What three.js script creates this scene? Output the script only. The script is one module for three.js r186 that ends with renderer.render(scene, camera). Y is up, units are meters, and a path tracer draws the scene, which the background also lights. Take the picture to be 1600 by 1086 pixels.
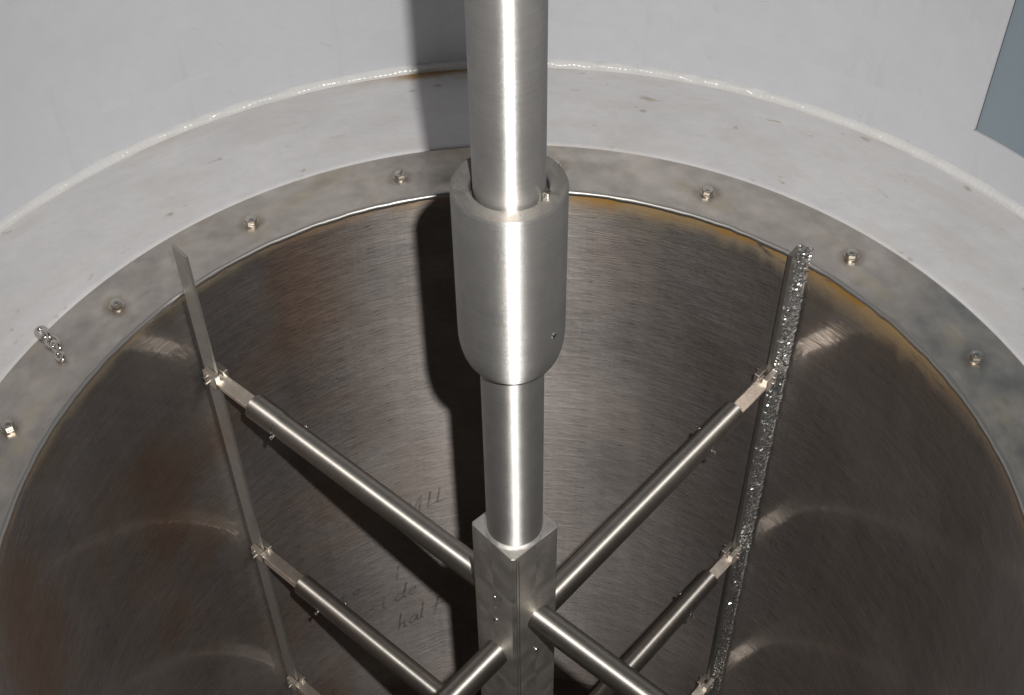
import * as THREE from 'three';
import { mergeGeometries, toCreasedNormals } from 'three/addons/utils/BufferGeometryUtils.js';
import { RoundedBoxGeometry } from 'three/addons/geometries/RoundedBoxGeometry.js';

// ---------------------------------------------------------------- camera, light, exposure
const scene = new THREE.Scene();
scene.background = new THREE.Color(0x000000);
const camera = new THREE.PerspectiveCamera(28.81, 1024 / 695, 0.05, 30);
camera.position.set(0, 1.61224, 1.11048);
camera.up.set(0.016, 0.67208, -0.74031);
camera.lookAt(0.0001, 1.61224 - 0.740406, 1.11048 - 0.67216);
const renderer = new THREE.WebGLRenderer({ antialias: true });
renderer.setSize(1024, 695);
renderer.toneMapping = THREE.LinearToneMapping;
renderer.toneMappingExposure = 1;
renderer.shadowMap.enabled = true;

const FLASH = new THREE.Vector3(0.108, 1.742, 1.09);
const AIM = new THREE.Vector3(0.0, 0.02, -0.45);
const flash = new THREE.SpotLight(new THREE.Color(1.0, 0.985, 0.965), 17.8, 0, THREE.MathUtils.degToRad(40), 0.85, 2);
flash.position.copy(FLASH); flash.target.position.copy(AIM);
flash.castShadow = true; flash.shadow.radius = 0.75; flash.shadow.mapSize.set(2048, 2048);
scene.add(flash, flash.target);

// ---------------------------------------------------------------- helpers
let seed = 20240611;
const rnd = () => { seed = (seed * 1664525 + 1013904223) >>> 0; return seed / 4294967296; };
const RAD = Math.PI / 180, UPV = new THREE.Vector3(0, 1, 0);
const hash = (x, y, s) => { let h = (Math.imul(x, 374761393) + Math.imul(y, 668265263) + Math.imul(s, 974634777)) | 0; h = Math.imul(h ^ (h >>> 13), 1274126177); return ((h ^ (h >>> 16)) >>> 0) / 4294967296; };
function vnoise(x, y, s = 0, px = 0, py = 0) {                       // value noise, periodic when px, py are given
  const xi = Math.floor(x), yi = Math.floor(y), fx = x - xi, fy = y - yi;
  const w = (n, p) => p ? ((n % p) + p) % p : n;
  const x0 = w(xi, px), x1 = w(xi + 1, px), y0 = w(yi, py), y1 = w(yi + 1, py);
  const u = fx * fx * (3 - 2 * fx), v = fy * fy * (3 - 2 * fy);
  const a = hash(x0, y0, s), b = hash(x1, y0, s), c = hash(x0, y1, s), d = hash(x1, y1, s);
  return a + (b - a) * u + (c - a) * v + (a - b - c + d) * u * v;
}
function fbm(x, y, s = 0, o = 4) { let a = 0, g = 0.5, t = 0; for (let i = 0; i < o; i++) { a += g * vnoise(x, y, s + i * 17); t += g; x *= 2.03; y *= 2.03; g *= 0.5; } return a / t; }
const smooth = (a, b, x) => { const t = Math.min(1, Math.max(0, (x - a) / (b - a))); return t * t * (3 - 2 * t); };
const mix = (a, b, t) => a + (b - a) * t;
const srgb = x => { x = Math.min(1, Math.max(0, x)); return Math.round(255 * (x <= 0.0031308 ? 12.92 * x : 1.055 * Math.pow(x, 1 / 2.4) - 0.055)); };
function tex(w, h, f, color) {                                       // f(i, j) -> [r, g, b] linear
  const d = new Uint8Array(w * h * 4);
  for (let j = 0; j < h; j++) for (let i = 0; i < w; i++) {
    const c = f(i, j), k = (j * w + i) * 4;
    for (let n = 0; n < 3; n++) d[k + n] = color ? srgb(c[n]) : Math.round(255 * Math.min(1, Math.max(0, c[n])));
    d[k + 3] = 255;
  }
  const t = new THREE.DataTexture(d, w, h, THREE.RGBAFormat);
  t.wrapS = t.wrapT = THREE.RepeatWrapping; t.magFilter = THREE.LinearFilter; t.minFilter = THREE.LinearMipmapLinearFilter; t.generateMipmaps = true;
  if (color) t.colorSpace = THREE.SRGBColorSpace;
  t.needsUpdate = true; return t;
}
const rep = (t, u, v) => { const c = t.clone(); c.repeat.set(u, v); c.needsUpdate = true; return c; };
const at = (r, az, y) => new THREE.Vector3(r * Math.sin(az * RAD), y, -r * Math.cos(az * RAD));
// a profile of [radius, height] turned about the y axis from azimuth a0 to a1; uv = (along the profile, round the axis) in metres
function revolve(profile, a0 = -180, a1 = 180, n = 96, crease = 32, wobble) {
  const pos = [], uv = [], idx = []; let s = 0;
  const m = profile.length;
  for (let i = 0; i < m; i++) {
    if (i) s += Math.hypot(profile[i][0] - profile[i - 1][0], profile[i][1] - profile[i - 1][1]);
    for (let j = 0; j <= n; j++) {
      const az = a0 + (a1 - a0) * j / n; let [r, y] = profile[i];
      if (wobble) [r, y] = wobble(r, y, az, i);
      const p = at(r, az, y); pos.push(p.x, p.y, p.z); uv.push(s, az * RAD * Math.max(profile[0][0], 0.02));
    }
  }
  for (let i = 0; i < m - 1; i++) for (let j = 0; j < n; j++) { const a = i * (n + 1) + j, b = a + 1, c = a + n + 1, d = c + 1; idx.push(a, b, c, b, d, c); }
  const g = new THREE.BufferGeometry();
  g.setAttribute('position', new THREE.Float32BufferAttribute(pos, 3)); g.setAttribute('uv', new THREE.Float32BufferAttribute(uv, 2)); g.setIndex(idx);
  g.scale(1000, 1000, 1000); const o = toCreasedNormals(g, crease * RAD); o.scale(0.001, 0.001, 0.001); return o;   // its hash works in hundredths of a unit
}
// profiles given from top to bottom face outwards with the winding above; flip turns a shell inside out
function flip(g) {
  const q = g.index ? g.toNonIndexed() : g; const p = q.attributes;
  for (const k of Object.keys(p)) { const a = p[k].array, w = p[k].itemSize; for (let i = 0; i < a.length; i += 3 * w) for (let n = 0; n < w; n++) { const t = a[i + w + n]; a[i + w + n] = a[i + 2 * w + n]; a[i + 2 * w + n] = t; } }
  const nn = p.normal.array; for (let i = 0; i < nn.length; i++) nn[i] = -nn[i];
  return q;
}
function rod(p0, p1, profile, n = 40) {                               // profile along the rod: [[t in metres from p0, radius]...]
  const g = revolve(profile.map(([t, r]) => [r, -t]), -180, 180, n);
  const d = p1.clone().sub(p0).normalize(), q = new THREE.Quaternion().setFromUnitVectors(new THREE.Vector3(0, -1, 0), d);
  g.applyQuaternion(q); g.translate(p0.x, p0.y, p0.z); return g;
}
// a rounded bar: long axis along d, width across (horizontal), height up; uv = metres along the long axis first
function bar(c, d, up, l, w, h, rr = 0.0015) {
  const g = new RoundedBoxGeometry(l, h, w, 2, rr).toNonIndexed ? new RoundedBoxGeometry(l, h, w, 2, rr) : null;
  const b = g.index ? g.toNonIndexed() : g; const P = b.attributes.position, N = b.attributes.normal, U = b.attributes.uv;
  for (let i = 0; i < P.count; i++) { const ny = Math.abs(N.getY(i)) > 0.6; U.setXY(i, P.getX(i), ny ? P.getZ(i) : P.getY(i)); }
  const x = d.clone().normalize(), z = new THREE.Vector3().crossVectors(x, up).normalize(), y = new THREE.Vector3().crossVectors(z, x);
  b.applyMatrix4(new THREE.Matrix4().makeBasis(x, y, z).setPosition(c)); return b;
}
const used = {};
function numbered(n) { used[n] = (used[n] ?? -1) + 1; return used[n] ? `${n}_${String(used[n]).padStart(3, '0')}` : n; }
function thing(name, label, category, p = [0, 0, 0]) { const o = new THREE.Group(); o.name = numbered(name); o.position.set(...p); o.userData = { label, category }; scene.add(o); return o; }
function part(name, geo, mat, parent, label) {                        // geometry given in the place's own metres
  const g = Array.isArray(geo) ? mergeGeometries(geo.map(x => { const q = x.index ? x.toNonIndexed() : x; for (const k of Object.keys(q.attributes)) if (!['position', 'normal', 'uv'].includes(k)) q.deleteAttribute(k); return q; })) : geo;
  let o = parent, off = new THREE.Vector3(); while (o) { off.add(o.position); o = o.parent; }
  g.translate(-off.x, -off.y, -off.z);
  const m = new THREE.Mesh(g, mat); m.name = numbered(name); m.castShadow = m.receiveShadow = true; if (label) m.userData.label = label; parent.add(m); return m;
}
const std = o => new THREE.MeshPhysicalMaterial(o);

// ---------------------------------------------------------------- sizes read from the photograph (metres, y = 0 at the flange)
const R1 = 0.7358, R2 = 0.866, R3 = 1.1104, RS = 0.04, RC = 0.0646;
const DEEP = -1.78, AZL = -48.4, AZR = 41.9;
const TIERS_L = [-0.188, -0.738, -1.288], TIERS_R = [-0.284, -0.862, -1.44];

// ---------------------------------------------------------------- materials
const N = 512;
// turned or brushed steel: fine lines across the first uv direction
const lineTone = new Float32Array(N); for (let i = 0; i < N; i++) lineTone[i] = 0.5 * hash(i, 0, 5) + 0.3 * vnoise(i / 5, 0, 8, Math.floor(N / 5)) + 0.2 * vnoise(i / 32, 0, 9, N / 32);
const brushedRough = tex(N, N, (i, j) => {
  const l = mix(lineTone[i], vnoise(i * 0.93, j / 22, 6), 0.35), b = fbm(i / 46, j / 40, 31, 4), fine = hash(i, j, 77) < 0.36 + 0.3 * (b - 0.5) + 0.2 * (l - 0.5);   // polished lands between rougher scratches
  const g = (fine ? 0.5 : 0.78) + 0.1 * (l - 0.5) + 0.12 * (b - 0.5); return [1, g, 1];
});
const brushedTone = tex(N, N, (i, j) => {
  const l = mix(lineTone[i], vnoise(i * 0.93, j / 40, 12), 0.4), b = fbm(i / 60, j / 30, 41, 4), t = 0.88 + 0.2 * (l - 0.5) + 0.16 * (b - 0.5); return [t, t * 0.985, t * 0.965];
}, true);
const brushedBump = tex(N, N, (i, j) => { const l = mix(lineTone[i], vnoise(i * 0.93, j / 16, 16), 0.5); return [l, l, l]; });
const brushed = (color, rough, aniso, bump = 0.00006, metalness = 0.9) => std({ color, metalness, roughness: rough, map: rep(brushedTone, 4, 4), roughnessMap: rep(brushedRough, 4, 4), bumpMap: rep(brushedBump, 4, 4), bumpScale: bump, anisotropy: aniso });
const shaftSteel = brushed(new THREE.Color().setRGB(0.64, 0.63, 0.615), 0.76, 1.0, 0.00006, 0.86);
const couplingSteel = brushed(new THREE.Color().setRGB(0.56, 0.55, 0.535), 0.78, 1.0, 0.00006, 0.86);
const armSteel = brushed(new THREE.Color().setRGB(0.6, 0.57, 0.53), 0.86, 0.95, 0.00003, 0.98);
const hubTone = tex(N, N, (i, j) => {
  const m = fbm(i / 60, j / 60, 801, 5), f = fbm(i / 7, j / 9, 811, 3), pit = smooth(0.8, 0.86, fbm(i / 9, j / 9, 821, 3)), t = 0.6 + 0.13 * (m - 0.5) + 0.12 * (f - 0.5), st = smooth(0.55, 0.8, fbm(i / 80 + 7, j / 50, 831, 5)) * 0.25;
  let c = [t, t * 0.95, t * 0.885]; c = [mix(c[0], 0.34, st), mix(c[1], 0.26, st), mix(c[2], 0.19, st)]; return c.map(x => x * (1 - 0.7 * pit));
}, true);
const hubRough = tex(N, N, (i, j) => [1, 0.5 + 0.2 * (fbm(i / 50, j / 50, 841, 5) - 0.5), 1]);
const hubSteel = std({ color: 0xffffff, metalness: 0.95, roughness: 1, map: rep(hubTone, 4, 4), roughnessMap: rep(hubRough, 4, 4), bumpMap: rep(hubTone, 4, 4), bumpScale: 0.0002 });
const edgeSteel = std({ color: new THREE.Color().setRGB(0.16, 0.13, 0.1), metalness: 0.6, roughness: 0.6 });
const flatSteel = std({ color: new THREE.Color().setRGB(0.84, 0.78, 0.71), metalness: 1, roughness: 0.62, map: rep(brushedTone, 5, 5), roughnessMap: rep(brushedRough, 5, 5) });
const bladeSteel = std({ color: new THREE.Color().setRGB(0.5, 0.49, 0.46), metalness: 0.9, roughness: 0.85, map: rep(brushedTone, 3, 3), roughnessMap: rep(brushedRough, 3, 3) });
const boltSteel = std({ color: new THREE.Color().setRGB(0.55, 0.52, 0.47), metalness: 1, roughness: 0.33 });
const brightSteel = std({ color: new THREE.Color().setRGB(0.72, 0.72, 0.72), metalness: 1, roughness: 0.16 });
const darkGap = std({ color: new THREE.Color().setRGB(0.05, 0.045, 0.04), metalness: 0, roughness: 0.9 });

// flange: stained plate
const spots = []; for (let k = 0; k < 60; k++) spots.push([rnd(), rnd(), rnd()]);
const FW = 256, FH = 2048;                                           // across the flange, round the flange (-100..100 degrees)
const flangeTone = tex(FW, FH, (i, j) => {
  const u = i / FW * 0.13, v = j / FH * 2.8;
  const m = fbm(u * 14, v * 14, 51, 5), q = fbm(u * 50, v * 40, 61, 4), rust = smooth(0.56, 0.85, fbm(u * 26, v * 14, 71, 5)), pale = smooth(0.5, 0.8, fbm(u * 60 + 9, v * 16, 81, 5));
  let r = 0.57 + 0.24 * (m - 0.5) + 0.24 * (q - 0.5), g = r * 0.92, b = r * 0.835;
  r = mix(r, 0.6, pale * 0.2); g = mix(g, 0.57, pale * 0.2); b = mix(b, 0.53, pale * 0.2);
  r = mix(r, 0.38, rust * 0.35); g = mix(g, 0.3, rust * 0.35); b = mix(b, 0.19, rust * 0.4);
  const baz = ((v / 2.8 - 0.5) * 2.8 / 0.8 / RAD + 75.3) / 20.32, db = Math.hypot((baz - Math.round(baz)) * 20.32 * RAD * 0.8, u - 0.0645), halo = smooth(0.03, 0.014, db + 0.012 * (q - 0.5)) * 0.5;   // darker brown ring round each bolt
  r = mix(r, 0.3, halo); g = mix(g, 0.23, halo); b = mix(b, 0.16, halo);
  return [r, g, b];
}, true);
const flangeRough = tex(FW, FH, (i, j) => { const u = i / FW * 0.13, v = j / FH * 2.8, m = fbm(u * 26, v * 16, 91, 5), rust = smooth(0.56, 0.85, fbm(u * 26, v * 14, 71, 5)); return [1, 0.46 + 0.5 * (m - 0.5), 1 - 0.15 * rust]; });
const flangeBump = tex(FW, FH, (i, j) => { const u = i / FW * 0.13, v = j / FH * 2.8, m = 0.8 * fbm(u * 22, v * 9, 101, 3) + 0.2 * fbm(u * 90, v * 60, 111, 3); return [m, m, m]; });
const flangeSteel = std({ color: 0xffffff, metalness: 1, roughness: 0.92, map: flangeTone, roughnessMap: flangeRough, metalnessMap: flangeRough, bumpMap: flangeBump, bumpScale: 0.0024 });

// vessel wall: u = height (0 bottom, 1 rim), v = azimuth (-110..110)
const VW = 1280, VH = 2048, VA = 110, VLEN = -DEEP;
const ink = new Float32Array(VW * VH);
function stroke(pts, w = 0.0022, k = 0.5) {                          // marker lines in metres: s round the wall, y height
  for (let n = 0; n < pts.length - 1; n++) {
    const [s0, y0] = pts[n], [s1, y1] = pts[n + 1], steps = Math.ceil(Math.hypot(s1 - s0, y1 - y0) / 0.0006);
    for (let t = 0; t <= steps; t++) {
      const s = mix(s0, s1, t / steps), y = mix(y0, y1, t / steps), ci = (y - DEEP) / VLEN * VW, cj = (s / R1 / RAD + VA) / (2 * VA) * VH, ri = w / VLEN * VW, rj = w / (R1 * 2 * VA * RAD) * VH;
      const str = k * (0.35 + 1.0 * vnoise(s * 90, y * 90, 3));
      for (let i = Math.floor(ci - ri - 1); i <= ci + ri + 1; i++) for (let j = Math.floor(cj - rj - 1); j <= cj + rj + 1; j++) {
        const d = Math.hypot((i - ci) / (ri + .5), (j - cj) / (rj + .5)); if (d < 1 && i >= 0 && i < VW && j >= 0 && j < VH) ink[j * VW + i] = Math.max(ink[j * VW + i], str * (1 - d * d));
      }
    }
  }
}
const GLYPH = {                                                       // hand lettering on a unit body: x to the right, y up
  s: [[[.5, .62], [.3, .7], [.14, .56], [.34, .4], [.46, .22], [.28, .04], [.02, .06]]],
  i: [[[.12, .6], [.16, .1], [.28, .05]], [[.16, .86], [.19, .9]]],
  d: [[[.46, .5], [.2, .62], [.06, .3], [.2, .04], [.44, .22], [.54, 1.25], [.5, .2], [.6, .04]]],
  e: [[[.04, .3], [.4, .4], [.36, .62], [.14, .62], [.06, .26], [.24, .04], [.52, .14]]],
  h: [[[.14, 1.3], [.1, .02], [.18, .44], [.36, .56], [.4, .06], [.52, .06]]],
  a: [[[.46, .5], [.2, .6], [.06, .26], [.22, .04], [.42, .3], [.46, .5], [.46, .08], [.6, .08]]],
  l: [[[.1, 1.25], [.1, .12], [.24, .04]]],
  f: [[[.48, 1.2], [.26, 1.1], [.2, -.1]], [[.02, .56], [.52, .62]]],
  t: [[[.2, 1.1], [.2, .1], [.36, .04]], [[.0, .7], [.46, .74]]],
  o: [[[.3, .64], [.08, .4], [.18, .06], [.42, .16], [.46, .46], [.3, .64]]],
  I: [[[.1, 1.1], [.1, 0]]], L: [[[.1, 1.1], [.08, .04], [.5, .1]]], V: [[[.0, 1.0], [.24, .0], [.46, 1.0]]],
};
function write(word, s, y, size, adv, tilt = 0.05) {
  for (const c of word) { if (c !== ' ') for (const line of GLYPH[c]) stroke(line.map(([a, b]) => { const dx = a * size * 1.05 + b * size * 0.16, dy = b * size; return [s + dx, y + dy + tilt * dx]; })); s += adv; y += adv * tilt; }
}
write('to', -0.446, -1.182, 0.036, 0.034, 0.12);
write('I', -0.302, -1.19, 0.05, 0.03);
write('side', -0.385, -1.3, 0.052, 0.036, 0.2);
write('t', -0.385, -1.4, 0.04, 0.03);
write('half', -0.316, -1.418, 0.054, 0.031, 0.3);
write('VILL', -0.25, -0.945, 0.046, 0.022, 0.3);
for (let k = 0; k < 5; k++) stroke([[-0.29 + rnd() * .03, -1.5 - k * .02], [-0.2 + rnd() * .03, -1.485 - k * .018]], 0.0016, 0.3);
const wallCells = (u, v) => {                                         // u metres of height, v metres round
  const w = u + 0.012 * vnoise(u * 3, v * 2.2, 199), ring = 0.5 * vnoise(w * 430, v * 4, 201) + 0.3 * vnoise(w * 170, v * 2 + 5, 205) + 0.2 * vnoise(w * 620, v * 9, 207);
  const d = v * 0.8 + u * 0.6, vert = 0.5 * vnoise(u * 9, v * 260, 211) + 0.5 * vnoise(d * 150, (u - v) * 5, 217);            // cross strokes, upright and slanting
  return [ring, vert];
};
const wallTone = tex(VW, VH, (i, j) => {
  const u = i / VW * VLEN, y = u + DEEP, az = (j / VH) * 2 * VA - VA, v = az * RAD * R1;
  const [ring, vert] = wallCells(u, v), cloud = fbm(u * 5, v * 5, 221, 5), wipe = fbm(u * 3 + v * 7, (v - u) * 2.2, 231, 4);
  let t = 0.41 + 0.1 * (ring - 0.5) + 0.07 * (vert - 0.5) + 0.16 * (cloud - 0.5) + 0.16 * (wipe - 0.5);
  let r = t, g = t * 0.915, b = t * 0.86;
  const brown = smooth(0.42, 0.8, fbm(u * 4.2 + 3, v * 5 + 1, 241, 6)) * mix(0.2, 0.8, smooth(-15, -35, az));           // old brown film in patches
  r = mix(r, 0.38, brown * 0.65); g = mix(g, 0.23, brown * 0.7); b = mix(b, 0.155, brown * 0.75);
  // yellow-orange rust run just under the rim
  const edge = fbm(v * 16, 3, 251, 4), side = 0.3 + 0.7 * smooth(1, 9, az) * smooth(74, 60, az), len = (0.018 + 0.026 * edge + 0.014 * smooth(30, 50, az) + 0.014 * vnoise(v * 70, 1, 253)) * (0.35 + 0.65 * side);
  const rust = smooth(len * 1.5, len * 0.05, -y) * smooth(0.25, 0.5, fbm(u * 90, v * 30, 261, 4) + 0.12) * (0.3 + 0.65 * side);
  r = mix(r, 0.42, rust); g = mix(g, 0.215, rust); b = mix(b, 0.025, rust);
  const pale = smooth(len * 3.2, len * 1.2, -y) * smooth(0.4, 0.62, fbm(u * 30, v * 12, 271, 4)) * 0.35; r = mix(r, 0.42, pale); g = mix(g, 0.38, pale); b = mix(b, 0.27, pale);
  const k = ink[j * VW + i]; return [r * (1 - k), g * (1 - k), b * (1 - k)];
}, true);
const wallRough = tex(VW, VH, (i, j) => {
  const u = i / VW * VLEN, y = u + DEEP, az = (j / VH) * 2 * VA - VA, v = az * RAD * R1, [ring, vert] = wallCells(u, v);
  const wipe = fbm(u * 3 + v * 7, (v - u) * 2.2, 231, 4), edge = fbm(v * 16, 3, 251, 4), side = 0.3 + 0.7 * smooth(1, 9, az) * smooth(74, 60, az), len = (0.018 + 0.026 * edge + 0.014 * smooth(30, 50, az) + 0.014 * vnoise(v * 70, 1, 253)) * (0.35 + 0.65 * side);
  const rust = smooth(len * 1.5, len * 0.05, -y) * smooth(0.25, 0.5, fbm(u * 90, v * 30, 261, 4) + 0.12) * (0.3 + 0.65 * side);
  return [1, 0.64 + 0.09 * (ring - 0.5) + 0.05 * (vert - 0.5) + 0.16 * (wipe - 0.5) + 0.3 * rust, 1 - 0.8 * rust - 0.6 * ink[j * VW + i]];
});
const wallBump = tex(1024, 1024, (i, j) => { const [ring, vert] = wallCells(i / 1024 * VLEN, j / 1024 * 2 * VA * RAD * R1), c = fbm(i / 1024 * VLEN * 7, j / 1024 * 20, 281, 3), m = 0.16 * ring + 0.12 * vert + 0.5 * c; return [m, m, m]; });
// rolled sheet: polished lands between brush strokes, finer than can be seen singly (u = height, v = round)
const LANDS = 0.33, wallGrain = tex(1024, 512, (i, j) => {
  const l = vnoise(i * 0.9, j / 34, 901), b = fbm(i / 90, j / 60, 905, 4), fine = hash(i, Math.floor((j + hash(i, 0, 78) * 512) / 64) % 8, 77) < LANDS + 0.12 * (b - 0.5) + 0.3 * (l - 0.5);
  return [1, fine ? 0.06 + 0.05 * b : 0.72 + 0.14 * (l - 0.5) + 0.12 * (b - 0.5), 1];
});
const wallSteel = std({ color: 0xffffff, metalness: 1, roughness: 1, map: wallTone, roughnessMap: rep(wallGrain, VLEN / 0.055, 2 * VA * RAD * R1 / 0.25), metalnessMap: wallRough, bumpMap: wallBump, bumpScale: 0.0004, anisotropy: 0.95 });

// pale grey paint with grime
const paintTone = tex(1024, 1024, (i, j) => {
  const u = i / 1024 * 8, v = j / 1024 * 8, m = fbm(u, v, 301, 5), f = fbm(u * 9, v * 9, 311, 3), drip = smooth(0.66, 0.8, fbm(u * 1.2, v * 12, 315, 5)), scuff = smooth(0.78, 0.86, fbm(u * 14 + v * 9, v * 5, 319, 4)), t = (0.58 + 0.08 * (m - 0.5) + 0.03 * (f - 0.5)) * (1 - 0.035 * drip - 0.09 * scuff); return [t * 0.965, t * 0.975, t * 1.015];
}, true);
const shelfTone = tex(512, 2048, (i, j) => {                          // u across the shelf 0.25 m, v round it 4 m
  const u = i / 512 * 0.25, v = j / 2048 * 4, m = fbm(u * 9, v * 9, 321, 5), f = fbm(u * 60, v * 50, 331, 3), t = 0.56 + 0.1 * (m - 0.5) + 0.05 * (f - 0.5);
  const grime = smooth(0.5, 0.72, fbm(u * 26, v * 10, 341, 5)) * 0.5, spot = smooth(0.76, 0.88, fbm(u * 50, v * 26, 351, 4)) * 0.6;
  let r = t * 1.0, g = t * 0.98, b = t * 0.975;
  r = mix(r, 0.5, grime * 0.6); g = mix(g, 0.45, grime * 0.6); b = mix(b, 0.4, grime * 0.6);
  const az = (v > 2 ? v - 4 : v) / 0.862 / RAD, e = u, tint = smooth(0.215, 0.245, e + 0.03 * (f - 0.5)) * smooth(-13, -9.5, az) * smooth(4, 0, az) * 0.75 + smooth(0.235, 0.25, e + 0.03 * (m - 0.5)) * smooth(0.5, 0.7, fbm(v * 5, 2, 345, 4)) * 0.4;   // browner along the weld: one band near the shaft, plus rust blotches
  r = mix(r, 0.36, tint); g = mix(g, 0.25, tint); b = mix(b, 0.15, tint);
  r = mix(r, 0.3, spot); g = mix(g, 0.22, spot); b = mix(b, 0.13, spot); return [r, g, b];
}, true);
const paintBump = tex(512, 512, (i, j) => { const m = fbm(i / 512 * 16, j / 512 * 16, 361, 4); return [m, m, m]; });
const paint = std({ color: 0xffffff, roughness: 0.5, map: rep(paintTone, 0.5, 0.5), bumpMap: rep(paintBump, 3, 3), bumpScale: 0.0006 });
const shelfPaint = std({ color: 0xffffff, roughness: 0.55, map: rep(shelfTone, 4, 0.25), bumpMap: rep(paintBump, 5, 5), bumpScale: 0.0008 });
const weldPaint = std({ color: new THREE.Color().setRGB(0.66, 0.65, 0.63), roughness: 0.24 });
const doorPaint = std({ color: new THREE.Color().setRGB(0.235, 0.285, 0.32), roughness: 0.5, bumpMap: rep(paintBump, 3, 3), bumpScale: 0.0004 });

// ---------------------------------------------------------------- the painted casing round the vessel
const casing = thing('tank_casing', 'pale grey painted casing wall that rises from a weld behind the bolted ring', 'casing', [0, -0.006, 0]);
const DA0 = 47.25, DA1 = 78, DY0 = 0.104, DY1 = 0.82, TOP = 2.05, TH = 0.005;
const sheet = (y0, y1, a0, a1, n) => revolve([[R3, y0], [R3, y1], [R3 + TH, y1], [R3 + TH, y0], [R3, y0]], a0, a1, n);
part('wall', [sheet(-0.006, DY0, -150, 150, 240), sheet(DY0, DY1, -150, DA0, 160), sheet(DY0, DY1, DA1, 150, 60), sheet(DY1, TOP, -150, 150, 200)], paint, casing);
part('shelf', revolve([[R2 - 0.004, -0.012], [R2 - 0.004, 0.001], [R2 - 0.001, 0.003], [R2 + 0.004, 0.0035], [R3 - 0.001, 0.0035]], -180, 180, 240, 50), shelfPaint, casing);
const bead = [];
{ // hand-laid fillet weld: overlapping ripples
  const K = 9; for (let k = 0; k <= K; k++) { const a = k / K * Math.PI / 2; bead.push([R3 - 0.013 + 0.013 * (1 - Math.cos(a)) * 1, 0.0036 + 0.012 * Math.sin(a)]); }
  bead[0][1] = 0.002;
}
part('weld_bead', flip(revolve(bead, -150, 150, 1500, 70, (r, y, az, i) => {
  const s = az * RAD * R3, rip = 0.5 + 0.5 * Math.sin(s * 620 + 3 * vnoise(s * 30, 0, 401)), big = vnoise(s * 38, i * 0.2, 405), w = 1 + 0.5 * (vnoise(s * 16, 1, 409) - 0.5);
  const c = Math.sin(Math.PI * Math.min(1, i / 9 + 0.06)); return [r - (0.0016 * rip + 0.004 * (big - 0.4)) * c * w, y + (0.0012 * rip + 0.0035 * (big - 0.4)) * c * w];
})), weldPaint, casing);
const door = part('door_panel', revolve([[R3 + 0.004, DY0 + 0.001], [R3 + 0.004, DY1 - 0.001], [R3 + 0.01, DY1 - 0.001], [R3 + 0.01, DY0 + 0.001], [R3 + 0.004, DY0 + 0.001]], DA0 + 0.08, DA1 - 0.08, 40), doorPaint, casing, 'blue grey panel set in the casing wall');

// ---------------------------------------------------------------- the vessel
const vessel = thing('mixing_vessel', 'open round stainless steel vessel with a stained bolted ring round its rim', 'vessel', [0, DEEP - 0.12, 0]);
{ // wall: uv fitted to its own textures
  const g = flip(revolve([[R1, -0.004], [R1, DEEP * 0.33], [R1, DEEP * 0.66], [R1, DEEP]], -180, 180, 200)); const P = g.attributes.position, U = g.attributes.uv;
  for (let i = 0; i < P.count; i += 3) for (let k = 0; k < 3; k++) { let az = U.getY(i + k) / R1 / RAD; U.setXY(i + k, (P.getY(i + k) - DEEP) / VLEN, (az + VA) / (2 * VA)); }
  part('vessel_wall', g, wallSteel, vessel);
}
part('vessel_bottom', flip(revolve([[R1, DEEP], [0.68, DEEP - 0.05], [0.5, DEEP - 0.09], [0.2, DEEP - 0.115], [0.001, DEEP - 0.12]], -180, 180, 96, 40)), std({ color: new THREE.Color().setRGB(0.1, 0.085, 0.07), metalness: 0.3, roughness: 0.8, bumpMap: rep(paintBump, 3, 3), bumpScale: 0.001 }), vessel);
{
  const g = flip(revolve([[R1 + 0.001, -0.03], [R1 + 0.001, 0], [R2 - 0.0045, 0], [R2 - 0.0045, -0.012]], -180, 180, 240)), P = g.attributes.position, U = g.attributes.uv;
  for (let i = 0; i < P.count; i++) { const r = Math.hypot(P.getX(i), P.getZ(i)); U.setXY(i, (r - R1) / 0.13, U.getY(i) / 0.7368 * 0.8 / 2.8 + 0.5); }
  part('flange_ring', g, flangeSteel, vessel);
}
part('rim_weld', flip(revolve(Array.from({ length: 9 }, (_, k) => { const a = -0.25 * Math.PI + k / 8 * Math.PI * 1.25; return [R1 + 0.0035 - 0.006 * Math.cos(a), -0.0035 + 0.006 * Math.sin(a)]; }), -110, 110, 1100, 70, (r, y, az, i) => {
  const s = az * RAD * R1, n = vnoise(s * 45, i * 0.15, 501) - 0.5, f = vnoise(s * 190, i * 0.3, 505) - 0.5; return [r + 0.0014 * n + 0.0003 * f, y + 0.0012 * n + 0.0003 * f];
})), std({ color: new THREE.Color().setRGB(0.5, 0.48, 0.45), metalness: 1, roughness: 0.42 }), vessel);
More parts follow.
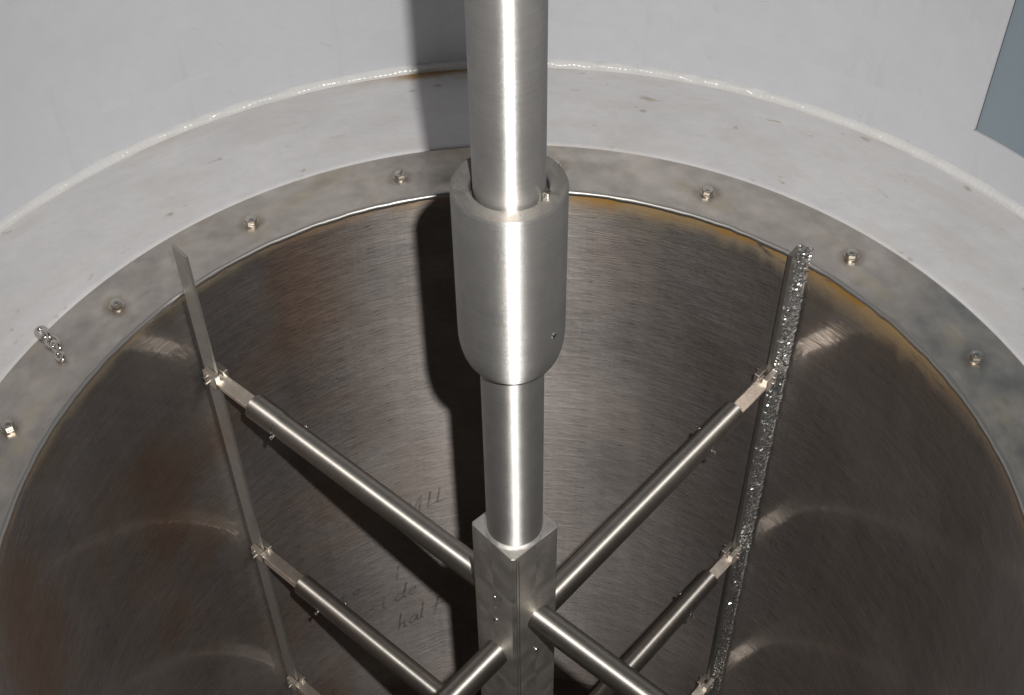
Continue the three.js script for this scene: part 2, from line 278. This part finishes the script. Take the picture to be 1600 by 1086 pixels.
// bolts of the flange
function hexBolt(p, turn, r, h) {
  const s = new THREE.Shape(); for (let k = 0; k < 6; k++) { const a = k * Math.PI / 3; k ? s.lineTo(r * Math.cos(a), r * Math.sin(a)) : s.moveTo(r, 0); }
  const head = new THREE.ExtrudeGeometry(s, { depth: h * 0.72, bevelEnabled: true, bevelThickness: h * 0.14, bevelSize: r * 0.14, bevelOffset: -r * 0.14, bevelSegments: 2, curveSegments: 1 });
  head.rotateX(-Math.PI / 2); head.translate(0, 0.003 + h * 0.14, 0); head.rotateY(turn);
  const dome = revolve([[0.0004, h * 1.22 + .003], [r * 0.35, h * 1.18 + .003], [r * 0.62, h * 1.02 + .003], [r * 0.66, h * 0.9]], -180, 180, 20, 40);
  const washer = revolve([[r * 0.6, 0.003], [r * 1.16, 0.003], [r * 1.2, 0.002], [r * 1.2, 0]], -180, 180, 28);
  const g = [head, flip(dome), flip(washer)]; for (const x of g) x.translate(p.x, p.y, p.z); return g;
}
for (let k = 0; k < 9; k++) {
  const az = -75.3 + 20.32 * k, turn = rnd() * 1.05; part('bolt', hexBolt(at(0.8, az, 0.0), turn, 0.0102 + 0.0008 * rnd(), 0.008 + 0.001 * rnd()), boltSteel, vessel);
}

// ---------------------------------------------------------------- the stirrer
const stir = thing('stirrer', 'brushed steel stirrer with central shaft, crossed arms and upright scraper blades', 'stirrer', [0, DEEP, 0]);
part('shaft', flip(revolve([[RS, 2.04], [RS, 1.4], [RS, 0.9], [RS, 0.63]], -180, 180, 220)), shaftSteel, stir);
const coup = part('coupling', flip(revolve([[0.0432, 0.632], [0.0432, 0.649], [0.0446, 0.6512], [0.0449, 0.6512]], -180, 180, 120, 24)), couplingSteel, stir);
part('machined_face', flip(revolve([[0.0449, 0.6512], [0.0618, 0.6512]], -180, 180, 120, 24)), std({ color: 0xffffff, metalness: 0.92, roughness: 0.8, map: rep(hubTone, 9, 9), roughnessMap: rep(hubRough, 12, 12) }), coup);
part('collar', flip(revolve([[0.0618, 0.6512], [0.0624, 0.651], [RC - 0.0003, 0.6491], [RC, 0.6483], [RC, 0.432],
  ...Array.from({ length: 9 }, (_, k) => { const a = (k + 1) / 9 * Math.PI / 2; return [RC - 0.0195 * (1 - Math.cos(a)) , 0.432 - 0.056 * Math.sin(a)]; }), [0.0432, 0.3745], [0.0408, 0.3715]], -180, 180, 260, 24)), couplingSteel, coup);
part('gap_ring', flip(revolve([[0.0432, 0.6345], [RS - 0.0005, 0.6345]], -180, 180, 48)), darkGap, coup);
part('key', bar(at(0.0445, 116, 0.651), new THREE.Vector3(0, 1, 0), at(1, 116, 0), 0.012, 0.008, 0.007, 0.001), boltSteel, coup);
{ const n = at(1, 129.9, 0), c = at(RC, 129.9, 0.455); part('set_screw', flip(rod(c.clone().addScaledVector(n, 0.0012), c.clone().addScaledVector(n, -0.004), [[0, 0.0006], [0, 0.003], [0.0006, 0.0042], [0.003, 0.0043]], 16)), brightSteel, coup); }
part('shaft', flip(revolve([[RS, 0.372], [RS, 0.2], [RS, 0.012]], -180, 180, 220)), couplingSteel, stir);
function hub(y1, y0) {
  const hs = 0.0447, ch = 0.0036, s = new THREE.Shape(); [[hs - ch, -hs], [hs, -hs + ch], [hs, hs - ch], [hs - ch, hs], [-hs + ch, hs], [-hs, hs - ch], [-hs, -hs + ch], [-hs + ch, -hs]].forEach(([x, y], k) => k ? s.lineTo(x, y) : s.moveTo(x, y));
  const g = new THREE.ExtrudeGeometry(s, { depth: y1 - y0 - 0.002, bevelEnabled: true, bevelThickness: 0.001, bevelSize: 0.001, bevelOffset: -0.001, bevelSegments: 1 });
  g.rotateX(-Math.PI / 2); g.rotateY(45 * RAD - 0.055); g.translate(0, y0 + 0.001, 0); return g;
}
const topHub = part('hub', hub(0.014, -0.6), hubSteel, stir);
for (const [az, y, off] of [[-138, -0.1905, 0.001], [132, -0.2827, 0.0035]]) {                       // the grub screws that hold the crossed bars
  const n = at(1, az, 0), t = new THREE.Vector3(Math.cos(az * RAD), 0, Math.sin(az * RAD)), c = n.clone().multiplyScalar(0.0447).addScaledVector(t, off).add(new THREE.Vector3(0, y, 0));
  part('set_screw', flip(rod(c.clone().addScaledVector(n, 0.0032), c.clone().addScaledVector(n, -0.003), [[0, 0.0004], [0.0004, 0.0026], [0.0016, 0.004], [0.006, 0.0042]], 16)), brightSteel, topHub);
  for (let k = 0; k < 9; k++) { const q = c.clone().add(new THREE.Vector3(0, 0.03 + k * 0.0105 + rnd() * 0.003, 0)).addScaledVector(t, 0.002 * (rnd() - 0.5)); if (az < 0) part('punch_mark', flip(rod(q.clone().addScaledVector(n, 0.0006), q.clone().addScaledVector(n, -0.001), [[0, 0.0003], [0.0003, 0.0011 + rnd() * .0006], [0.0015, 0.002]], 8)), rnd() < 0.5 ? edgeSteel : brightSteel, topHub); }
}
for (let k = 0; k < 4; k++) { const a = 180 - 0.055 / RAD + 90 * k, n = at(1, a, 0), rr = (0.0447 - 0.0018) * Math.SQRT2; for (const e of [-1, 1]) part('edge_strip', bar(n.clone().multiplyScalar(rr - 0.0002).addScaledVector(new THREE.Vector3(-n.z, 0, n.x), e * 0.0019).add(new THREE.Vector3(0, -0.294, 0)), UPV, n, 0.61, 0.0011, 0.0011, 0.0003), edgeSteel, topHub); }  // thin dark bars along the chamfered corners of the hub
{ // weld fillet where the turned shaft sits on the square block
  part('shaft_weld', flip(revolve([[RS - 0.0005, 0.019], [RS + 0.0012, 0.0168], [RS + 0.0045, 0.0148], [RS + 0.0052, 0.0135]], -180, 180, 300, 60, (rr, y, az, i) => [rr + (i ? 0.0003 * (vnoise(az / 9, i, 851) - 0.5) : 0), y + 0.0003 * (vnoise(az / 9, i, 855) - 0.5) * (i < 3 ? 1 : 0)])), hubSteel, topHub);
}
part('shaft', flip(revolve([[RS, -0.6], [RS, -0.62], [RS, -0.64]], -180, 180, 48)), couplingSteel, stir);
part('hub', hub(-0.64, -1.02), hubSteel, stir);
part('shaft', flip(revolve([[RS, -1.02], [RS, -1.2]], -180, 180, 48)), couplingSteel, stir);
part('hub', hub(-1.2, -1.56), hubSteel, stir);

function screwAt(p, d, parent, r = 0.004, l = 0.008) { return part('screw', flip(rod(p.clone().addScaledVector(d, l), p.clone().addScaledVector(d, -0.006), [[0, 0.0005], [0.0004, r * 0.7], [0.0016, r], [0.004, r], [0.004, r * 0.6], [l + 0.006, r * 0.6]], 14)), brightSteel, parent); }
const RT = 0.0217;
function arm(az, y, rTube, rEnd, sleeve, tilt = 0) {                             // one side of a crossed bar, from the hub out to the blade
  const d = at(1, az, 0), side = new THREE.Vector3().crossVectors(d, UPV), o = new THREE.Vector3(0, y, 0);
  const p = r => o.clone().addScaledVector(d, r);
  const a = part('arm', flip(rod(p(0.03), p(rTube), [[0, RT], [0.2, RT], [rTube - 0.032, RT], [rTube - 0.0305, RT - 0.0012], [rTube - 0.03, 0.008]], 120)), armSteel, stir);
  part('tongue', bar(p((rTube + rEnd) / 2 - 0.004), d, UPV.clone().applyAxisAngle(d, tilt * RAD), rEnd - rTube + 0.012, 0.0255, 0.021, 0.0018), flatSteel, a);
  if (sleeve) part('sleeve', flip(rod(p(rTube - 0.066), p(rTube + 0.001), [[0, RT], [0.0006, RT + 0.0016], [0.0655, RT + 0.0016], [0.067, RT - 0.001], [0.067, 0.008]], 120)), armSteel, a);
  screwAt(p(rTube - 0.1).addScaledVector(UPV, -0.002).addScaledVector(side, RT), side, a); screwAt(p(rTube - 0.07).addScaledVector(UPV, -0.006).addScaledVector(side, -RT), side.clone().negate(), a);
  return a;
}
const stub = (az, y, l) => { const d = at(1, az, 0), o = new THREE.Vector3(0, y, 0); part('arm', flip(rod(o.clone().addScaledVector(d, 0.03), o.clone().addScaledVector(d, l), [[0, RT], [l * 0.5, RT], [l - 0.0315, RT], [l - 0.03, RT - 0.0015], [l - 0.03, 0.001]], 120)), armSteel, stir); };
TIERS_L.forEach((y, k) => { arm(AZL, y, [0.597, 0.58, 0.58][k], 0.69, k === 0, [-16, 0, 0][k]); stub(AZL + 180, y, 0.62); });
TIERS_R.forEach((y, k) => { arm(AZR, y, [0.6, 0.622, 0.62][k], 0.695, false, [30, 26, 20][k]); stub(AZR + 180, y, 0.62); });
// scraper blades
function blade(az, r0, r1, y1, y0, th, lean = 0) {
  const d = at(1, az, 0), t = new THREE.Vector3().crossVectors(d, UPV), s = new THREE.Shape(), w = r1 - r0, h = y1 - y0;
  s.moveTo(0, 0); s.lineTo(w, 0); s.lineTo(w, h); s.lineTo(0, h - 0.006); s.closePath();
  const g = new THREE.ExtrudeGeometry(s, { depth: th, bevelEnabled: true, bevelThickness: 0.0006, bevelSize: 0.0006, bevelOffset: -0.0006, bevelSegments: 1 });
  g.translate(0, 0, -th / 2); const q = g.index ? g.toNonIndexed() : g;
  q.applyMatrix4(new THREE.Matrix4().makeBasis(d, UPV, t).setPosition(d.clone().multiplyScalar(r0).add(new THREE.Vector3(0, y0, 0)))); return q;
}
const left = part('blade', blade(AZL, 0.6935, 0.7275, 0.117, -1.7, 0.004), bladeSteel, stir);
const right = part('blade', blade(AZR, 0.7035, 0.7255, 0.036, -1.7, 0.006), std({ color: new THREE.Color().setRGB(0.3, 0.29, 0.27), metalness: 0.9, roughness: 0.75, map: rep(brushedTone, 3, 3), roughnessMap: rep(brushedRough, 3, 3) }), stir);
{ // crinkled bright facing down the outer edge of the right-hand blade
  const d = at(1, AZR + 0.0, 0), t = new THREE.Vector3().crossVectors(d, UPV), nu = 11, nv = 800, pos = [], y1 = 0.05, y0 = -1.69, w = 0.0245;
  const grid = []; for (let j = 0; j <= nv; j++) { grid.push([]); for (let i = 0; i <= nu; i++) {
    const edge = i === 0 || i === nu, h = j / nv * (y1 - y0), a = (i / nu) * w + (edge ? 0.004 * (vnoise(h * 160, i, 921) - 0.5) : (rnd() - .5) * 0.001), y = y1 - h + (rnd() - .5) * 0.001 + (j === 0 ? -0.016 * Math.abs(i / nu - 0.45) : 0);
    const out = edge ? 0 : 0.001 + 0.005 * vnoise(a * 330 + h * 130, h * 210 - a * 160, 925) + 0.0006 * rnd(); grid[j].push(d.clone().multiplyScalar(0.7235 + 0.0045 * (i / nu)).addScaledVector(t, 0.0015 + a).add(new THREE.Vector3(0, y, 0)).addScaledVector(d, -out)); } }
  for (let j = 0; j < nv; j++) for (let i = 0; i < nu; i++) { const a = grid[j][i], b = grid[j][i + 1], c = grid[j + 1][i], e = grid[j + 1][i + 1]; for (const q of [a, c, b, b, c, e]) pos.push(q.x, q.y, q.z); }
  const g = new THREE.BufferGeometry(); g.setAttribute('position', new THREE.Float32BufferAttribute(pos, 3)); g.setAttribute('uv', new THREE.Float32BufferAttribute(new Float32Array(pos.length / 3 * 2), 2)); g.computeVertexNormals();
  part('crinkled_facing', g, std({ color: new THREE.Color().setRGB(0.95, 0.96, 0.95), metalness: 0.96, roughness: 0.2, side: THREE.DoubleSide }), right, 'rough glittering silver facing');
}
function clamp(az, y, holder, r) {
  const d = at(1, az, 0), t = new THREE.Vector3().crossVectors(d, UPV), c = d.clone().multiplyScalar(r).add(new THREE.Vector3(0, y + 0.006, 0));
  const m = part('clamp', [bar(c.clone().addScaledVector(t, 0.0095), d, UPV, 0.034, 0.012, 0.032, 0.002), bar(c.clone().addScaledVector(t, -0.0095), d, UPV, 0.034, 0.012, 0.032, 0.002)], flatSteel, holder);
  for (const [a, b] of [[0.006, 0.006], [0.006, -0.01]]) { const p = c.clone().addScaledVector(d, a).add(new THREE.Vector3(0, b, 0)); for (const s of [-1, 1]) part('clamp_bolt', flip(rod(p.clone().addScaledVector(t, s * (s < 0 ? 0.0225 : 0.019)), p.clone().addScaledVector(t, s * 0.012), [[0, 0.0005], [0.0006, 0.0032], [0.0012, 0.0036], [0.01, 0.0036]], 12)), boltSteel, m); }
}
for (const y of TIERS_L) clamp(AZL, y, left, 0.698);
for (const y of TIERS_R) clamp(AZR, y, right, 0.698);

// ---------------------------------------------------------------- a short folded bead chain left on the flange
{
  const o = thing('link_chain', 'short shiny link chain lying on the ring at its left edge', 'chain', [-0.749, 0, -0.388]);
  const chainSteel = std({ color: new THREE.Color().setRGB(0.62, 0.58, 0.54), metalness: 1, roughness: 0.2 });
  [[-0.7655, -0.3985, 0.1, 1.1], [-0.7535, -0.387, 1.25, 1], [-0.743, -0.3765, 0.15, 1.1], [-0.7335, -0.3625, 1.1, 1], [-0.7245, -0.3455, 0.3, 0.85]].forEach(([x, z, roll, k]) => {
    const g = new THREE.TorusGeometry(0.0074 * k, 0.0036 * k, 12, 28); g.scale(1.35, 1, 1); g.rotateX(Math.PI / 2 + roll); g.rotateY(-0.93 + (rnd() - .5) * 0.5); g.translate(x, 0.0035 + 0.0062 * Math.sin(roll), z); part('link', g, chainSteel, o);
  });
}
// ---------------------------------------------------------------- the flash that lights the place, above and right of the lens
{
  const o = thing('flash_lamp', 'small white flash lamp held above the open vessel', 'lamp', FLASH.toArray());
  const d = AIM.clone().sub(FLASH).normalize(), c = FLASH.clone().addScaledVector(d, -0.012);
  part('lamp_lens', bar(c, d, UPV, 0.004, 0.04, 0.026, 0.001), std({ color: 0xffffff, emissive: 0xffffff, emissiveIntensity: 2, roughness: 0.4 }), o);
  part('lamp_body', bar(FLASH.clone().addScaledVector(d, -0.04), d, UPV, 0.048, 0.06, 0.045, 0.004), std({ color: 0x1a1a1a, roughness: 0.5 }), o);
}
renderer.render(scene, camera);
